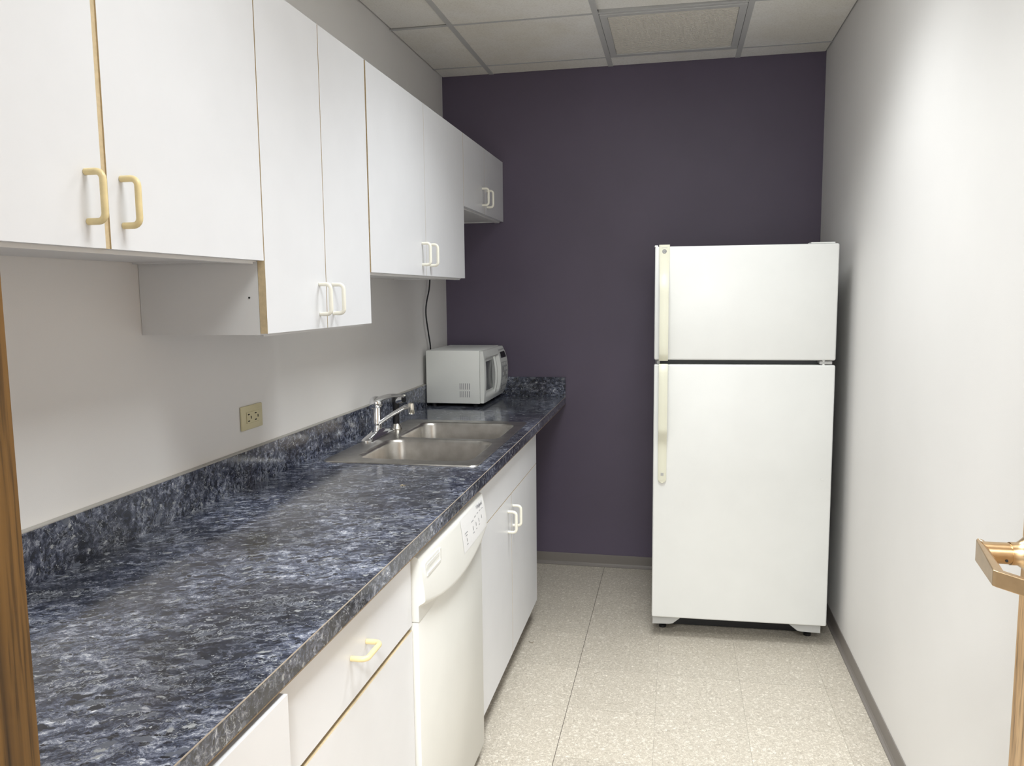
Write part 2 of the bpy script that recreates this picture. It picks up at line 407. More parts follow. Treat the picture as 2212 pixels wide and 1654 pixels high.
# hallway outside the door
struct('floor_hall', B(-1.2, 3.2, -1.6, 0.20, -.06, 0.0), 'carpet', 'grey carpet of the hallway outside')
struct('wall_hall_back', B(-1.2, 3.2, -1.7, -1.6, -.05, 2.7), 'wall', 'pale hallway wall opposite the doorway')
struct('wall_hall_left', B(-1.3, -1.2, -1.7, 0.22, -.05, 2.7), 'wall', 'pale hallway end wall')
struct('wall_hall_right', B(3.2, 3.3, -1.7, 0.22, -.05, 2.7), 'wall', 'pale hallway end wall at the hinge side')
bm = bm_new(); box(bm, -1.2, -.121, .22, .34, -.05, 2.7); box(bm, ROOM_W+.121, 3.2, .22, .34, -.05, 2.7)
struct('wall_hall_front', bm, 'wall', 'pale hallway wall beside the doorway')
struct('ceiling_hall', B(-1.3, 3.3, -1.7, 0.219, CEIL+.12, CEIL+.20), 'ceil', 'hallway ceiling')
troffer(1.18, -0.75, .61, HALL_FILL_W, 'unseen square ceiling light added in the hallway to fill the room through the doorway', 150)  # added lamp behind the camera, sends fill light in through the doorway

# oak door frame
tr = struct('trim_1', B(JX0-.02, JX0, 0.205, FRONT+.000, 0, JH+.02), 'oak', 'oak door jamb and casing around the doorway')
finish('jamb', B(JX1, JX1+.02, 0.205, FRONT, 0, JH+.02), 'oak', tr)
finish('head_jamb', B(JX0, JX1, 0.205, FRONT, JH, JH+.02), 'oak', tr)
finish('casing', B(JX0-.072, JX0-.0145, FRONT+.0005, FRONT+.0150, 0.0, JH+.07, .002), 'oak', tr)
finish('casing', B(JX1+.012, JX1+.072, FRONT+.0005, FRONT+.0150, 0.0, JH+.07, .002), 'oak', tr)
finish('casing', B(JX0-.0145, JX1+.012, FRONT+.0005, FRONT+.0150, JH+.012, JH+.07, .002), 'oak', tr)
finish('door_stop', B(JX0, JX0+.006, 0.24, 0.275, 0, JH), 'oak', tr)

# open oak door with lever
DX, DY0, DY1 = 1.718, 0.362, 1.268
dr = struct('door_1', B(DX, DX+.044, DY0, DY1, 0.008, 2.036, .0015), 'oak_pale', 'open oak veneer door with a bronze lever handle')
LY, LZ = 1.196, 1.086
lev = finish('lever_handle', lathe(bm_new(), [(.036, DX), (.036, DX-.004), (.033, DX-.012), (.026, DX-.021), (.0195, DX-.029), (.0162, DX-.034), (.0162, DX-.0440)], (0, LY, LZ), 'x', 32), 'brass', dr, smooth=True)
lev['label'] = 'satin bronze lever handle'
bm = bm_new(); lathe(bm, [(.0140, DX-.0440), (.0140, DX-.0455), (.0152, DX-.0456), (.0152, DX-.080)], (0, LY, LZ), 'x', 32)
finish('lever_neck', bm, 'brass', lev, smooth=True)
bm = bm_new(); lathe(bm, [(.0019, 0), (.0019, .004)], (DX-.052, LY-.0150, LZ-.0065), 'y', 10)
finish('set_screw', bm, 'void', lev)
# flat bar: from the end of the neck slanting back towards the hinge side, then along the door (mitred plan outline)
outl = [(DX-.0715, LY+.0165), (DX-.080, LY+.0165), (DX-.0845, LY+.008), (DX-.1035, LY-.108), (DX-.1010, LY-.1135), (DX-.048, LY-.182), (DX-.042, LY-.176), (DX-.0930, LY-.109), (DX-.0765, LY-.006), (DX-.0715, LY-.010)]
bm = bm_new()
def hh(k): return .0130 if k in (0, 9) else (.0156 if k in (1, 2) else .0105)
loft(bm, [[(x, y, LZ-hh(k)) for k, (x, y) in enumerate(outl)], [(x, y, LZ+hh(k)) for k, (x, y) in enumerate(outl)]], True, True)
bmesh.ops.bevel(bm, geom=list(bm.edges), offset=.0012, segments=2, profile=.5, affect='EDGES')
finish('lever_arm', bm, 'brass', lev)
for z in (0.25, 1.05, 1.80):
    finish('hinge', lathe(bm_new(), [(.006, 0), (.006, .09)], (DX+.030, DY0-.007, z), 'z', 12), 'brass', dr)

# ------------------------------------------------------------------ cabinets
DT = 0.018
def edge_fn(f):
    n = f.normal
    return 1 if (abs(n.y) > .9 or n.z > .9) else 0
def front(name, parent, x1, y0, y1, z0, z1):
    return finish(name, B(x1-DT, x1, y0, y1, z0, z1), ['white', 'tan'], parent, mat_fn=edge_fn)
def pull(parent, x, y, z, vertical, mat, L=.0755, proj=.031, r=.0054):
    """D-shaped bar pull whose posts sit L apart on a front facing +x"""
    c = .012; pts2 = [(0, 0)]
    for cx_, cs, a0 in ((proj-c, -L/2+c, 0),):
        pass
    path = [(0.0005, -L/2)]
    for k in range(6):
        a = -math.pi/2 + (math.pi/2)*k/5
        path.append((proj-c+c*math.cos(a), -L/2+c+c*math.sin(a)))
    for k in range(6):
        a = (math.pi/2)*k/5
        path.append((proj-c+c*math.cos(a), L/2-c+c*math.sin(a)))
    path.append((0.0005, L/2))
    pts = [((x+d, y, z+s) if vertical else (x+d, y+s, z)) for d, s in path]
    return finish('handle', tube(bm_new(), pts, r, 14), mat, parent, smooth=True)
UX, UT = 0.3185, 2.134
def wall_cabinet(y0, y1, z0, splits, hmats, label, hz, name='wall_cabinet', hofs=.042, gapleft=False):
    t = thing(name, label, 'wall cabinet', ((UX)/2, (y0+y1)/2, z0), 'white wall cabinets over the worktop')
    xb = UX-DT-.001
    bm = bm_new(); s = .016
    box(bm, .001, xb, y0+.001, y0+s, z0+.001, UT); box(bm, .001, xb, y1-s, y1-.001, z0+.001, UT)
    box(bm, .001, xb, y0+s, y1-s, UT-s, UT-.001)
    box(bm, .001, .006, y0+s, y1-s, z0+s, UT-s)
    finish('carcass', bm, 'white_in', t)
    finish('bottom_panel', B(.001, xb-.022, y0+s, y1-s, z0+.005, z0+.021), 'white_in', t)
    finish('front_rail', B(xb-.0215, xb, y0+s, y1-s, z0-.003, z0+.021), 'white_in', t)
    finish('shelf', B(.007, xb-.02, y0+s, y1-s, (z0+UT)/2, (z0+UT)/2+s), 'white_in', t)
    (a0, a1), (b0, b1) = splits
    for u0, u1 in ((a1, b0),)+(((y0-.001, a0),) if gapleft else ()):
        if u1-u0 > .004: finish('edge_strip', B(UX-.016, UX-.0025, u0+.0002, u1-.0002, z0+.004, UT-.001), 'tan', t)
    d1 = front('door', t, UX, a0, a1, z0+.004, UT-.001); d2 = front('door', t, UX, b0, b1, z0+.004, UT-.001)
    pull(d1, UX, a1-hofs, hz, True, hmats[0]); pull(d2, UX, b0+hofs-.004, hz, True, hmats[1])
    return t
A = wall_cabinet(0.630, 1.619, 1.530, ((.632, 1.122), (1.1345, 1.6175)), ('cream_old', 'cream_old'), 'white two-door wall cabinet with yellowed pulls, closest to the doorway', 1.611, hofs=.036)
Bc = wall_cabinet(1.6205, 2.2395, 1.3685, ((1.6215, 1.9310), (1.9345, 2.2378)), ('cream', 'cream'), 'tall white two-door wall cabinet that hangs lowest, above the outlet', 1.447, hofs=.040)
finish('screw_hole', lathe(bm_new(), [(.0022, 0), (.0022, .0012)], (.277, 1.6203, 1.453), 'y', 10), 'void', Bc)
Cc = wall_cabinet(2.2465, 3.3215, 1.520, ((2.2480, 2.7842), (2.7860, 3.3207)), ('cream', 'cream'), 'wide white two-door wall cabinet above the sink', 1.600, hofs=.046, gapleft=True)
Dc = wall_cabinet(3.3235, 4.1095, 1.8255, ((3.3240, 3.7005), (3.7025, 4.108)), ('cream', 'cream'), 'short white two-door wall cabinet high above the microwave', 1.905, hofs=.048)

BX = 0.620
def base_cabinet(y0, y1, label):
    t = thing('base_cabinet', label, 'base cabinet', (.3, (y0+y1)/2, 0), 'white base cabinets under the worktop')
    s = .018; bm = bm_new(); xb = BX-DT-.001
    box(bm, .022, xb, y0, y0+s, .10, .875); box(bm, .022, xb, y1-s, y1, .10, .875)
    box(bm, .022, xb, y0+s, y1-s, .10, .118); box(bm, .022, .030, y0+s, y1-s, .118, .875)
    finish('carcass', bm, 'white', t)
    finish('toe_kick', B(.520, .536, y0, y1, 0.0, .0995), 'rubber', t)
    return t
def drawer_unit(y0, y1, label, out):
    t = base_cabinet(y0, y1, label); xb = BX-DT
    finish('top_rail', B(xb-.07, xb-.0015, y0+.0185, y1-.0185, .845, .875), 'white_in', t) if out == 0 else None
    d = finish('drawer', B(BX+out-DT, BX+out, y0+.002, y1-.002, .6935, .862), ['white', 'tan'], t, mat_fn=lambda f: 1 if abs(f.normal.y) > .9 else 0)
    bm = bm_new()
    finish('drawer_box', B(.12, BX-DT+out-.0005, y0+.03, y1-.03, .715, .835), 'white_in', d)
    pull(d, BX+out, (y0+y1)/2+.008, .777, False, 'cream_old')
    ym = (y0+y1)/2
    lo = front('door', t, BX, y0+.002, y1-.002, .103, .6815)
    pull(lo, BX, y0+.05, .60, True, 'cream_old')
    return t
drawer_unit(.430, 1.037, 'white base cabinet with its top drawer left slightly open', .0275)
drawer_unit(1.039, 1.678, 'white base cabinet with closed drawer and yellowed pull beside the dishwasher', 0.0)
sb = base_cabinet(2.296, 3.342, 'white two-door sink base cabinet with a blank panel on top')
front('false_front', sb, BX, 2.297, 3.341, .7215, .872)
d1 = front('door', sb, BX, 2.297, 2.8065, .103, .7185); d2 = front('door', sb, BX, 2.8095, 3.341, .103, .7185)
pull(d1, BX, 2.745, .630, True, 'cream'); pull(d2, BX, 2.832, .630, True, 'cream')

# dishwasher
dw = thing('dishwasher', 'white built-in dishwasher with a bowed control panel, between the base cabinets', 'dishwasher', (.32, 1.987, 0))
Y0, Y1 = 1.6815, 2.2935
finish('tub', B(.03, .597, Y0+.004, Y1-.004, .10, .852), 'white_in', dw)
finish('door', B(.598, .634, Y0+.001, Y1-.001, .044, .6975, .004, 2), 'dw', dw, smooth=True)
finish('access_panel', B(.545, .560, Y0+.002, Y1-.002, .012, .0985), 'black', dw)
finish('leveling_leg', lathe(bm_new(), [(.018, 0), (.018, .008), (.006, .010), (.006, .099)], (.52, Y0+.05, 0), 'z', 14), 'greyplastic', dw)
finish('leveling_leg', lathe(bm_new(), [(.018, 0), (.018, .008), (.006, .010), (.006, .099)], (.52, Y1-.05, 0), 'z', 14), 'greyplastic', dw)
def zlip(y):
    t = (y-(Y0+Y1)/2)/((Y1-Y0)/2); return .708 + .044*t*t
def panel_x(y, z):
    t = (y-(Y0+Y1)/2)/((Y1-Y0)/2); bow = .006*(1-t*t); zl = zlip(y)
    if z >= zl:
        s = (z-zl)/(.857-zl)
        return .6515 + bow - .016*s**1.6 - (.010*max(0, (s-.93)/.07)**2)
    s = min(1.0, (zl-z)/.016)
    return .6515 + bow - (.0165+bow)*smooth01(s)
bm = bm_new(); NY, NZ = 40, 44
zs = lambda y: [.699+(zlip(y)-.0165-.699)*k/8 for k in range(9)] + [zlip(y)-.0165+.0165*k/10 for k in range(1, 11)] + [zlip(y)+(.857-zlip(y))*k/24 for k in range(1, 25)]
rows = []
for i in range(NY+1):
    y = Y0+.001+(Y1-Y0-.002)*i/NY
    rows.append([(panel_x(y, z), y, z) for z in zs(y)])
loft(bm, rows, closed=False)
back = [[(.5985, r[0][1], r[0][2])] + r + [(.5985, r[0][1], r[-1][2])] for r in rows]
bm.free(); bm = bm_new(); loft(bm, back, True, True, closed=True)
cp = finish('control_panel', bm, 'dw', dw, smooth=True)
# vent on the control panel
vy0, vy1, vz0, vz1 = 1.712, 1.816, .8065, .8275
bm = bm_new()
xo = lambda y, z: panel_x(y, z)
for a in ((vy0-.008, vy0, vz0-.006, vz1+.006), (vy1, vy1+.008, vz0-.006, vz1+.006), (vy0, vy1, vz1, vz1+.006), (vy0, vy1, vz0-.006, vz0)):
    x = xo((a[0]+a[1])/2, (a[2]+a[3])/2); box(bm, x-.003, x+.0022, *a)
v = finish('vent', bm, 'dw', cp)
x = xo((vy0+vy1)/2, (vz0+vz1)/2)
bm = bm_new(); n = 11
box(bm, x-.003, x+.0004, vy0, vy1, vz0, vz1)
finish('vent_back', bm, 'print', cp)
bm = bm_new()
for k in range(n):
    y = vy0+(k+.5)*(vy1-vy0)/n; box(bm, x+.0005, x+.0018, y-.0026, y+.0026, vz0, vz0+.012)
box(bm, x+.0005, x+.0019, vy0, vy1, vz0+.012, vz1)
o = finish('vent_louver', bm, 'dw', cp); o['kind'] = 'stuff'
# printed control overlay: thin plate following the panel
def patch(name, y0, y1, z0, z1, mat, parent, lift=.0006, n=8):
    bm = bm_new()
    loft(bm, [[(panel_x(y0+(y1-y0)*i/n, z0+(z1-z0)*k/n)+lift, y0+(y1-y0)*i/n, z0+(z1-z0)*k/n) for k in range(n+1)] for i in range(n+1)], closed=False)
    return finish(name, bm, mat, parent, smooth=True)
patch('control_overlay', 2.015, 2.283, .7535, .846, 'dw_panel', cp)
def text(body, parent, loc, size, mat, rot, name='lettering', ext=.0002, shear=0.0):
    cu = bpy.data.curves.new(name, 'FONT'); cu.body = body; cu.size = size; cu.extrude = ext; cu.align_x = 'CENTER'; cu.align_y = 'CENTER'; cu.shear = shear
    tmp = bpy.data.objects.new('tmp_text', cu); COL.objects.link(tmp)
    bpy.context.view_layer.update()
    me = bpy.data.meshes.new_from_object(tmp.evaluated_get(bpy.context.evaluated_depsgraph_get()))
    bpy.data.objects.remove(tmp); bpy.data.curves.remove(cu)
    me.name = name; me.materials.clear(); me.materials.append(M[mat])
    o = bpy.data.objects.new(name, me); COL.objects.link(o); o.parent = parent
    o.location = loc; o.rotation_euler = rot
    return o
RX = (math.pi/2, 0, math.pi/2)
def on_panel(y, z): return (panel_x(y, z)+.0011, y, z)
tilt = math.atan2(panel_x(2.2, .80)-panel_x(2.2, .84), .04)
RP = (math.pi/2-tilt*.9, 0, math.pi/2)
text('Whirlpool', cp, Vector(on_panel(2.225, .8330))-world_loc(cp), .017, 'print', RP)
for (y, z, w, h) in ((2.055, .806, .036, .0022), (2.055, .799, .022, .0022), (2.055, .786, .004, .012), (2.055, .7745, .016, .0025),
                     (2.130, .817, .030, .0022), (2.165, .821, .022, .0025), (2.195, .823, .018, .0022), (2.225, .823, .018, .0022), (2.255, .822, .014, .0022),
                     (2.130, .797, .004, .014), (2.165, .799, .004, .014), (2.200, .801, .004, .014), (2.235, .802, .004, .014),
                     (2.130, .784, .018, .0025), (2.165, .786, .014, .0022), (2.200, .788, .014, .0022)):
    patch('control_mark', y-w*.4, y+w*.4, z-.005-h*.38, z-.005+h*.38, 'print', cp, .0012, 2)

# worktop
CT, CD, CTH = 0.914, 0.645, 0.038
SX0, SX1, SY0, SY1 = 0.075, 0.603, 2.368, 3.246     # sink rim
ct = thing('worktop', 'long dark slate-patterned laminate worktop over the base cabinets', 'worktop', (.32, 2.2, CT-CTH))
hx0, hx1, hy0, hy1 = SX0+.012, SX1-.012, SY0+.012, SY1-.012
bm = bm_new(); z0 = CT-CTH
box(bm, .001, CD, FRONT+.001, hy0, z0, CT); box(bm, .001, CD, hy1, ROOM_D-.001, z0, CT)
box(bm, .001, hx0, hy0, hy1, z0, CT); box(bm, hx1, CD, hy0, hy1, z0, CT)
bmesh.ops.remove_doubles(bm, verts=bm.verts, dist=1e-5)
finish('slab', bm, 'counter', ct)
finish('edge_seam', B(CD, CD+.0008, FRONT+.001, ROOM_D-.001, CT-.0022, CT-.0002), 'seam', ct)
finish('edge_core', B(CD-.004, CD+.0006, FRONT+.001, ROOM_D-.001, z0-.0018, z0-.0001), 'brownseam', ct)
bs1 = finish('backsplash', B(.001, .019, FRONT+.001, ROOM_D-.0195, CT+.0003, 1.0175), 'counter')
bs1['label'] = 'long dark slate-patterned backsplash along the pale wall behind the sink'; bs1['category'] = 'backsplash'
bs2 = finish('backsplash', B(.001, CD, ROOM_D-.019, ROOM_D-.001, CT+.0003, 1.0175), 'counter')
bs2['label'] = 'short dark slate-patterned backsplash on the purple wall beside the microwave'; bs2['category'] = 'backsplash'
finish('build_up', B(.560, .5965, 1.690, 2.285, .862, z0-.0005), 'brownseam', ct)
finish('caulk', B(.0005, .0165, FRONT+.001, ROOM_D-.02, 1.0177, 1.0200), 'caulk', bs1)

# sink
sk = thing('kitchen_sink', 'stainless steel double-bowl sink set into the worktop', 'sink', ((SX0+SX1)/2, (SY0+SY1)/2, CT))
bowls = ((.166, .560, 2.436, 2.788), (.166, .560, 2.826, 3.178))
zr = CT+.0045
bm = bm_new()
def ring_edges(pts):
    vs = [bm.verts.new(p) for p in pts]; return vs, [bm.edges.new((vs[i], vs[(i+1) % len(vs)])) for i in range(len(vs))]
outer = rrect(SX0+.008, SX1-.008, SY0+.008, SY1-.008, .022, zr)
vs, es = ring_edges(outer); alle = list(es)
for (a, b, c, d) in bowls:
    alle += ring_edges(rrect(a-.007, b+.007, c-.007, d+.007, .067, zr))[1]
bmesh.ops.triangle_fill(bm, use_beauty=True, use_dissolve=False, edges=alle)
loft(bm, [outer, rrect(SX0+.003, SX1-.003, SY0+.003, SY1-.003, .026, zr-.0005), rrect(SX0, SX1, SY0, SY1, .028, CT+.0006)])
bmesh.ops.remove_doubles(bm, verts=bm.verts, dist=1e-6)
finish('rim', bm, 'steel', sk, smooth=True)
# faint ledge ridge between the rim and the tap deck
for (a, b, c, d) in bowls:
    bm = bm_new(); L = []
    for off, z in ((-.007, zr), (-.004, zr-.0010), (0, zr-.005), (.003, zr-.014), (.010, zr-.10), (.016, zr-.150), (.028, zr-.170), (.052, zr-.178)):
        r = max(.02, .060-off*.4); L.append(rrect(a+off, b-off, c+off, d-off, r, z))
    cx_, cy_ = (a+b)/2, (c+d)/2
    L.append([(cx_+.045*math.cos(math.atan2(p[1]-cy_, p[0]-cx_)), cy_+.045*math.sin(math.atan2(p[1]-cy_, p[0]-cx_)), zr-.184) for p in L[-1]])
    loft(bm, L, False, False)
    bw = finish('bowl', bm, 'steel', sk, smooth=True)
    finish('drain', lathe(bm_new(), [(.046, zr-.1838), (.042, zr-.1815), (.034, zr-.1835), (.028, zr-.188), (.002, zr-.187)], (cx_, cy_, 0), 'z', 24), 'chrome', bw, smooth=True)

# tap
tx, ty, tz = .088, 2.836, zr+.0005
tp = thing('sink_tap', 'chrome single-lever kitchen tap on an oblong base plate behind the sink', 'tap', (tx, ty, tz))
bm = bm_new()
def stad(hw, hl, z, n=10):
    pts = []
    for s, a0 in ((1, 0), (-1, 180)):
        for k in range(n+1):
            a = math.radians(a0+180*k/n); pts.append((tx+hw*math.cos(a), ty+s*(hl-hw)+hw*math.sin(a), z))
    return pts
loft(bm, [stad(.029, .140, tz), stad(.029, .140, tz+.004), stad(.024, .128, tz+.010), stad(.021, .060, tz+.020), stad(.0195, .034, tz+.028)], True, True)
finish('base_plate', bm, 'chrome', tp, smooth=True)
finish('body', lathe(bm_new(), [(.0205, tz+.020), (.0190, tz+.036), (.0200, tz+.038), (.0200, tz+.056), (.0190, tz+.058), (.0185, tz+.110), (.0205, tz+.112)], (tx, ty, 0), 'z', 28), 'chrome', tp, smooth=True)
bm = lathe(bm_new(), [(.0215, tz+.1125), (.0250, tz+.118), (.0255, tz+.130), (.0225, tz+.142), (.013, tz+.150), (.001, tz+.153)], (tx, ty, 0), 'z', 28)
cap = finish('lever_cap', bm, 'chrome', tp, smooth=True)
bm = bm_new(); L = []
for s in range(9):
    t = s/8; x = tx+.004+.112*t; z = tz+.136+.018*t+.010*math.sin(t*math.pi); hw = .0245-.0155*t**.7; hh = .0125-.008*t
    L.append([(x, ty+hw*math.cos(2*math.pi*k/12), z+hh*math.sin(2*math.pi*k/12)) for k in range(12)])
loft(bm, L, True, True); finish('lever', bm, 'chrome', cap, smooth=True)
finish('indicator', B(tx+.110, tx+.118, ty-.004, ty+.004, tz+.1545, tz+.1600, .001), 'cream', cap)
sp_tip = (.224, 2.842)
bm = bm_new(); L = []
for s in range(15):
    t = s/14; x = tx+.010+(sp_tip[0]-tx-.010)*t; y = ty+(sp_tip[1]-ty)*t
    z = tz+.044+.080*(t**.85)-.012*max(0, (t-.78)/.22)**2; hw = .0145-.0035*t; hh = .0095
    L.append([(x, y+hw*math.cos(2*math.pi*k/14), z+hh*math.sin(2*math.pi*k/14)) for k in range(14)])
loft(bm, L, True, True); finish('spout', bm, 'chrome', tp, smooth=True)
finish('aerator', lathe(bm_new(), [(.0110, tz+.086), (.0125, tz+.089), (.0125, tz+.118), (.0105, tz+.127), (.004, tz+.1295)], (sp_tip[0]+.003, sp_tip[1], 0), 'z', 20), 'nickel', tp, smooth=True)
# sprayer
hx, hy = .108, 2.998
sr = thing('sink_sprayer', 'black hand sprayer with a chrome collar standing beside the tap', 'sprayer', (hx, hy, tz))
finish('collar', lathe(bm_new(), [(.0225, tz), (.0235, tz+.004), (.018, tz+.016), (.0145, tz+.021)], (hx, hy, 0), 'z', 24), 'nickel', sr, smooth=True)
finish('grip', lathe(bm_new(), [(.0125, tz+.0212), (.0135, tz+.030), (.0118, tz+.060), (.0125, tz+.085), (.0150, tz+.104), (.0160, tz+.118), (.013, tz+.130), (.005, tz+.134)], (hx, hy, 0), 'z', 24), 'black', sr, smooth=True)
bm = tube(bm_new(), [(hx+.006, hy-.002, tz+.112), (hx+.020, hy-.006, tz+.118), (hx+.036, hy-.011, tz+.121)], [.013, .0135, .0125], 18)
finish('spray_head', bm, 'chrome', sr, smooth=True)
bm = tube(bm_new(), [(hx+.0365, hy-.0112, tz+.1212), (hx+.042, hy-.013, tz+.122)], [.0125, .0115], 18)
finish('nozzle', bm, 'black', sr, smooth=True)

# microwave
MY0, MY1, MX0, MX1, MZ0, MZ1 = 3.664, 4.086, .022, .292, .930, 1.187
mw = thing('microwave', 'white countertop microwave oven in the corner of the worktop', 'microwave', ((MX0+MX1)/2, (MY0+MY1)/2, CT))
finish('body', B(MX0, MX1-.0015, MY0, MY1, MZ0, MZ1, .004, 2), 'mw', mw, smooth=True)
for x in (MX0+.03, MX1-.03):
    for y in (MY0+.03, MY1-.03):
        finish('foot', lathe(bm_new(), [(.012, CT), (.014, MZ0)], (x, y, 0), 'z', 14), 'rubber', mw)
for r0, zc in ((0, 1.014), (1, .976)):
    for k in range(6):
        x = .192+k*.0093
        finish('vent_slot', B(x-.0013, x+.0013, MY0-.0006, MY0+.001, zc-.015, zc+.015), 'print', mw)
zc, hz_ = (MZ0+MZ1)/2, (MZ1-MZ0)/2
def fas(y, z):
    t = (z-zc)/hz_; u = (y-MY0)/(MY1-MY0)
    return .3085 + (.006+.026*u**.8)*(1-abs(t)**2.4)
YD = 3.952
wy0, wy1, wz0, wz1 = 3.690, 3.944, .955, 1.150
def door_x(y, z):
    x = fas(y, z)
    a = min((y-wy0)/.010, (wy1-y)/.012, (z-wz0)/.024, (wz1-z)/.010)
    k = smooth01(a); return x*(1-k) + .3075*k
def slabgrid(y0, y1, fn, ny, nz, xb):
    bm = bm_new(); rows = []
    for i in range(ny+1):
        y = y0+(y1-y0)*i/ny
        col = [(fn(y, MZ0+.003+(MZ1-MZ0-.006)*k/nz), y, MZ0+.003+(MZ1-MZ0-.006)*k/nz) for k in range(nz+1)]
        rows.append([(xb, y, col[0][2])]+col+[(xb, y, col[-1][2])])
    loft(bm, rows, True, True); return bm
md = finish('door', slabgrid(MY0+.001, YD, door_x, 46, 46, MX1), 'mw', mw, smooth=True)
finish('window', B(.3078, .3088, wy0+.012, 3.862, wz0+.034, wz1-.020), 'mw_dark', md)
L = []
bm = bm_new()
for k in range(13):
    z = wz0+.006+(wz1-wz0-.012)*k/12; t = (k-6)/6
    y = 3.884-.012*(1-t*t); x = .311+.016*(1-t*t)
    L.append([(x-.005, y-.007, z), (x+.004, y-.006, z), (x+.006, y, z), (x+.004, y+.006, z), (x-.005, y+.007, z)])
loft(bm, L, True, True); finish('handle', bm, 'mw', md, smooth=True)
mc = finish('control_panel', slabgrid(YD+.0015, MY1-.001, fas, 8, 30, MX1), 'mw', mw, smooth=True)
def mpatch(name, y0, y1, z0, z1, mat, lift=.0008, n=6):
    bm = bm_new()
    loft(bm, [[(fas(y0+(y1-y0)*i/n, z0+(z1-z0)*k/n)+lift, y0+(y1-y0)*i/n, z0+(z1-z0)*k/n) for k in range(n+1)] for i in range(n+1)], closed=False)
    return finish(name, bm, mat, mc, smooth=True)
mpatch('keypad_overlay', 3.962, 4.078, .950, 1.172, 'mw_panel', .0005)
mpatch('display', 3.972, 4.068, 1.128, 1.158, 'black', .0012)
for rr in range(6):
    for c in range(3):
        mpatch('button', 3.974+c*.032, 4.000+c*.032, .962+rr*.025, .978+rr*.025, 'mw' if (rr+c) % 4 else 'greyplastic', .0011, 2)
# microwave power cord, running up the wall to the cupboard above
bm = bm_new(); pts = []
ctrl = [(.016, 3.745, 1.822), (.018, 3.770, 1.62), (.020, 3.757, 1.50), (.020, 3.705, 1.42), (.020, 3.690, 1.36), (.020, 3.722, 1.27), (.016, 3.764, 1.19), (.010, 3.775, 1.08)]
for i in range(len(ctrl)-1):
    p0, p1, p2, p3 = (Vector(ctrl[max(i-1, 0)]), Vector(ctrl[i]), Vector(ctrl[i+1]), Vector(ctrl[min(i+2, len(ctrl)-1)]))
    for k in range(6):
        t = k/6
        pts.append(.5*((2*p1)+(-p0+p2)*t+(2*p0-5*p1+4*p2-p3)*t*t+(-p0+3*p1-3*p2+p3)*t**3))
pts.append(Vector(ctrl[-1]))
cord = finish('power_cord', tube(bm, pts, .0036, 10), 'rubber', None, smooth=True)
cord['label'] = 'black power cord hanging on the wall behind the microwave'; cord['category'] = 'power cord'

# outlet
ol = thing('wall_outlet', 'ivory plastic double power outlet mounted sideways above the backsplash', 'outlet', (0.003, 2.077, 1.108))
bm = B(.0006, .0065, 2.0185, 2.1355, 1.0730, 1.1430, .003, 2)
finish('cover_plate', bm, 'ivory', ol, smooth=True)
rc = finish('receptacle', B(.0068, .0082, 2.0435, 2.1105, 1.0915, 1.1245, .0008), 'ivory', ol)
for yc, s in ((2.058, 1), (2.096, 1)):
    for zz in (1.0985, 1.1175):
        finish('slot', B(.0083, .0090, yc-.0045-.004, yc+.0045-.004, zz-.0014, zz+.0014), 'void', rc)
    finish('slot', B(.0083, .0090, yc+.0085-.0016, yc+.0085+.0016, 1.108-.004, 1.108+.004), 'void', rc)

# ------------------------------------------------------------------ refrigerator (local frame, turned slightly)
FW, FH = .7190, 1.6414
fr = thing('refrigerator', 'white top-freezer refrigerator standing against the purple wall', 'refrigerator', (1.1247, 3.2640, .0335))
fr.rotation_euler = (0, 0, 0.035); fr.scale = (.977, .977, .977)
def fpart(name, bm, mats, parent=fr, **kw):
    o = finish(name, bm, mats, None, **kw); o.parent = parent
    return o
fpart('cabinet', B(.012, FW-.012, .066, .730, .045, FH-.012, .004, 2), 'fridge_side')
fpart('gasket', B(.014, FW-.014, .056, .0655, .066, FH-.018), 'gasket')
fz = fpart('freezer_door', B(0, FW, 0, .055, 1.1755, FH, .007, 3), 'enamel', smooth=True)
fd = fpart('fridge_door', B(0, FW, 0, .055, .0605, 1.1565, .007, 3), 'enamel', smooth=True)
def ribbon(pr, w0, x, parent, name, roundend=False):
    """flat handle strip; pr = list of (z, standoff from the door face)"""
    bm = bm_new(); L = []
    for z, d, w, th in pr:
        y = -d
        L.append([(x-w/2, y+th/2, z), (x-w/2, y-th/2+.002, z), (x-w/2+.003, y-th/2, z), (x+w/2-.003, y-th/2, z), (x+w/2, y-th/2+.002, z), (x+w/2, y+th/2, z)])
    loft(bm, L, True, True)
    return fpart(name, bm, 'almond', parent, smooth=True)
hxl = .0375
pr = [(FH+.007, .0035, .043, .007), (1.60, .0035, .043, .007), (1.565, .006, .042, .009)]
for k in range(7): t = k/6; pr.append((1.55-.09*t, .008+.026*smooth01(t), .040-.003*t, .010))
for k in range(8): t = k/7; pr.append((1.44-.235*t, .034+.004*math.sin(t*math.pi), .0365, .010))
pr += [(1.196, .030, .0365, .012), (1.184, .020, .0365, .018), (1.174, .011, .0365, .020)]
h1 = ribbon(pr, 0, hxl, fz, 'handle')
pr = [(1.160, .011, .0365, .020), (1.148, .020, .0365, .018), (1.136, .030, .0365, .012)]
for k in range(8): t = k/7; pr.append((1.125-.225*t, .034+.004*math.sin(t*math.pi), .0360, .010))
for k in range(7): t = k/6; pr.append((.89-.075*t, .034-.028*smooth01(t), .0355, .010-.002*t))
pr += [(.79, .0045, .0355, .008), (.70, .004, .0355, .0075), (.672, .004, .0355, .0075)]
for k in range(1, 7):
    a = k/6*math.pi/2; pr.append((.672-.018*math.sin(a), .004, max(.007, .0355*math.cos(a)), .0075))
h2 = ribbon(pr, 0, hxl, fd, 'handle')
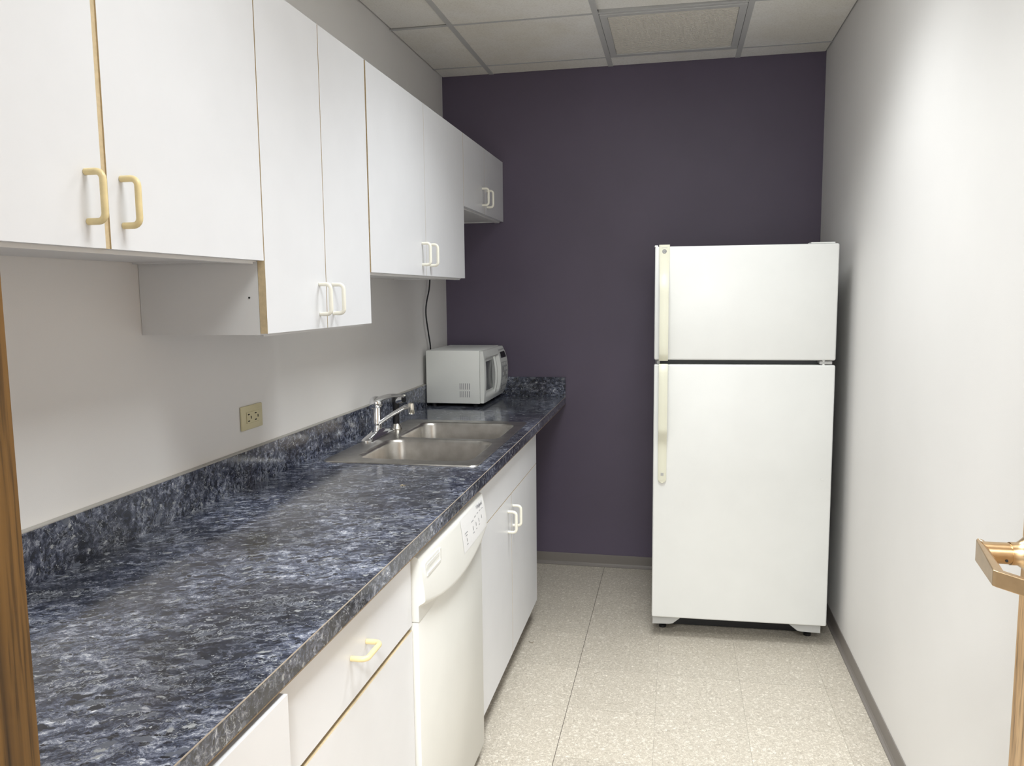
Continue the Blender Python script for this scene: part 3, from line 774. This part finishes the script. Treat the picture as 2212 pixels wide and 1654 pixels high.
def disc(name, r, x, z, y, mat, parent, th=.0008):
    return fpart(name, lathe(bm_new(), [(r, -th), (r, 0)], (x, y, z), 'y', 28), mat, parent)
disc('badge', .0088, hxl, 1.6215, -.0070, 'print', h1)
disc('badge_field', .0072, hxl, 1.6215, -.0079, 'greyplastic', h1, .0003)
text('GE', h1, (hxl, -.0086, 1.6215), .0105, 'print', (math.pi/2, 0, 0), 'badge_lettering', .0002, .25)
fpart('groove', B(hxl-.012, hxl+.012, -.0074, -.0068, 1.6375-.002, 1.6375-.0005), 'greyplastic', h1)
fpart('emblem_square', B(hxl-.006, hxl+.006, -.0083, -.0077, .686, .698), 'greyplastic', h2)
fpart('top_hinge', B(FW-.105, FW-.012, .020, .085, FH+.0005, FH+.007, .002), 'enamel')
fpart('corner_cap', B(-.002, .012, .008, .03, FH-.002, FH+.006, .002), 'enamel')
fpart('center_hinge', B(FW-.060, FW-.012, .006, .058, 1.1595, 1.1725, .002), 'greyplastic')
fpart('hinge_pin', lathe(bm_new(), [(.006, 1.157), (.006, 1.1755)], (FW-.045, .012, 0), 'z', 12), 'enamel')
fpart('seam_stop', B(.012, .024, .012, .05, 1.1580, 1.1735, .001), 'greyplastic')
disc('hole_plug', .0055, FW-.0375, .689, 0, 'enamel', fd, .002)
# toe brackets
def bracket(x0, x1, flip):
    bm = bm_new(); p = [(0, .058), (1, .058), (.72, .030), (.62, .026), (0, .024)]
    P = [((x0+(x1-x0)*(1-u if flip else u)), z) for u, z in p]
    loft(bm, [[(x, .018, z) for x, z in P], [(x, .050, z) for x, z in P]], True, True)
    fpart('toe_bracket', bm, 'greyplastic')
bracket(.004, .125, False); bracket(FW-.150, FW-.020, True)
fpart('toe_shade_panel', B(.02, FW-.02, .155, .165, -.030, .044), 'black')  # black panel set back and low, standing in for shade under the refrigerator
for x in (.05, FW-.05):
    for y in (.045, .62):
        fpart('foot', lathe(bm_new(), [(.016, -.0342), (.016, -.022), (.008, -.020), (.008, .046)], (x, y+.085, 0), 'z', 14), 'black')

# loose bits
def scrap(name, pts, w, mat, label):
    bm = bm_new(); L = []
    for k, (x, y, z) in enumerate(pts):
        L.append([(x-w/2, y, z), (x, y-w/2, z+w*.35), (x+w/2, y, z), (x, y+w/2, z-w*.0)])
    loft(bm, L, True, True); o = finish(name, bm, mat); o['label'] = label; o['category'] = 'crumb'; return o
scrap('worktop_crumb', [(.4455, 2.100, CT+.0012), (.4495, 2.108, CT+.0016), (.4530, 2.101, CT+.0012), (.4580, 2.106, CT+.0015)], .0032, 'tan', 'small tan curled crumb lying on the worktop in front of the sink')
scrap('floor_scrap', [(.620, 3.132, .0006), (.630, 3.128, .0010), (.637, 3.120, .0006), (.640, 3.136, .0006)], .0024, 'brownseam', 'thin dark scrap lying on the floor tiles by the sink cabinet')
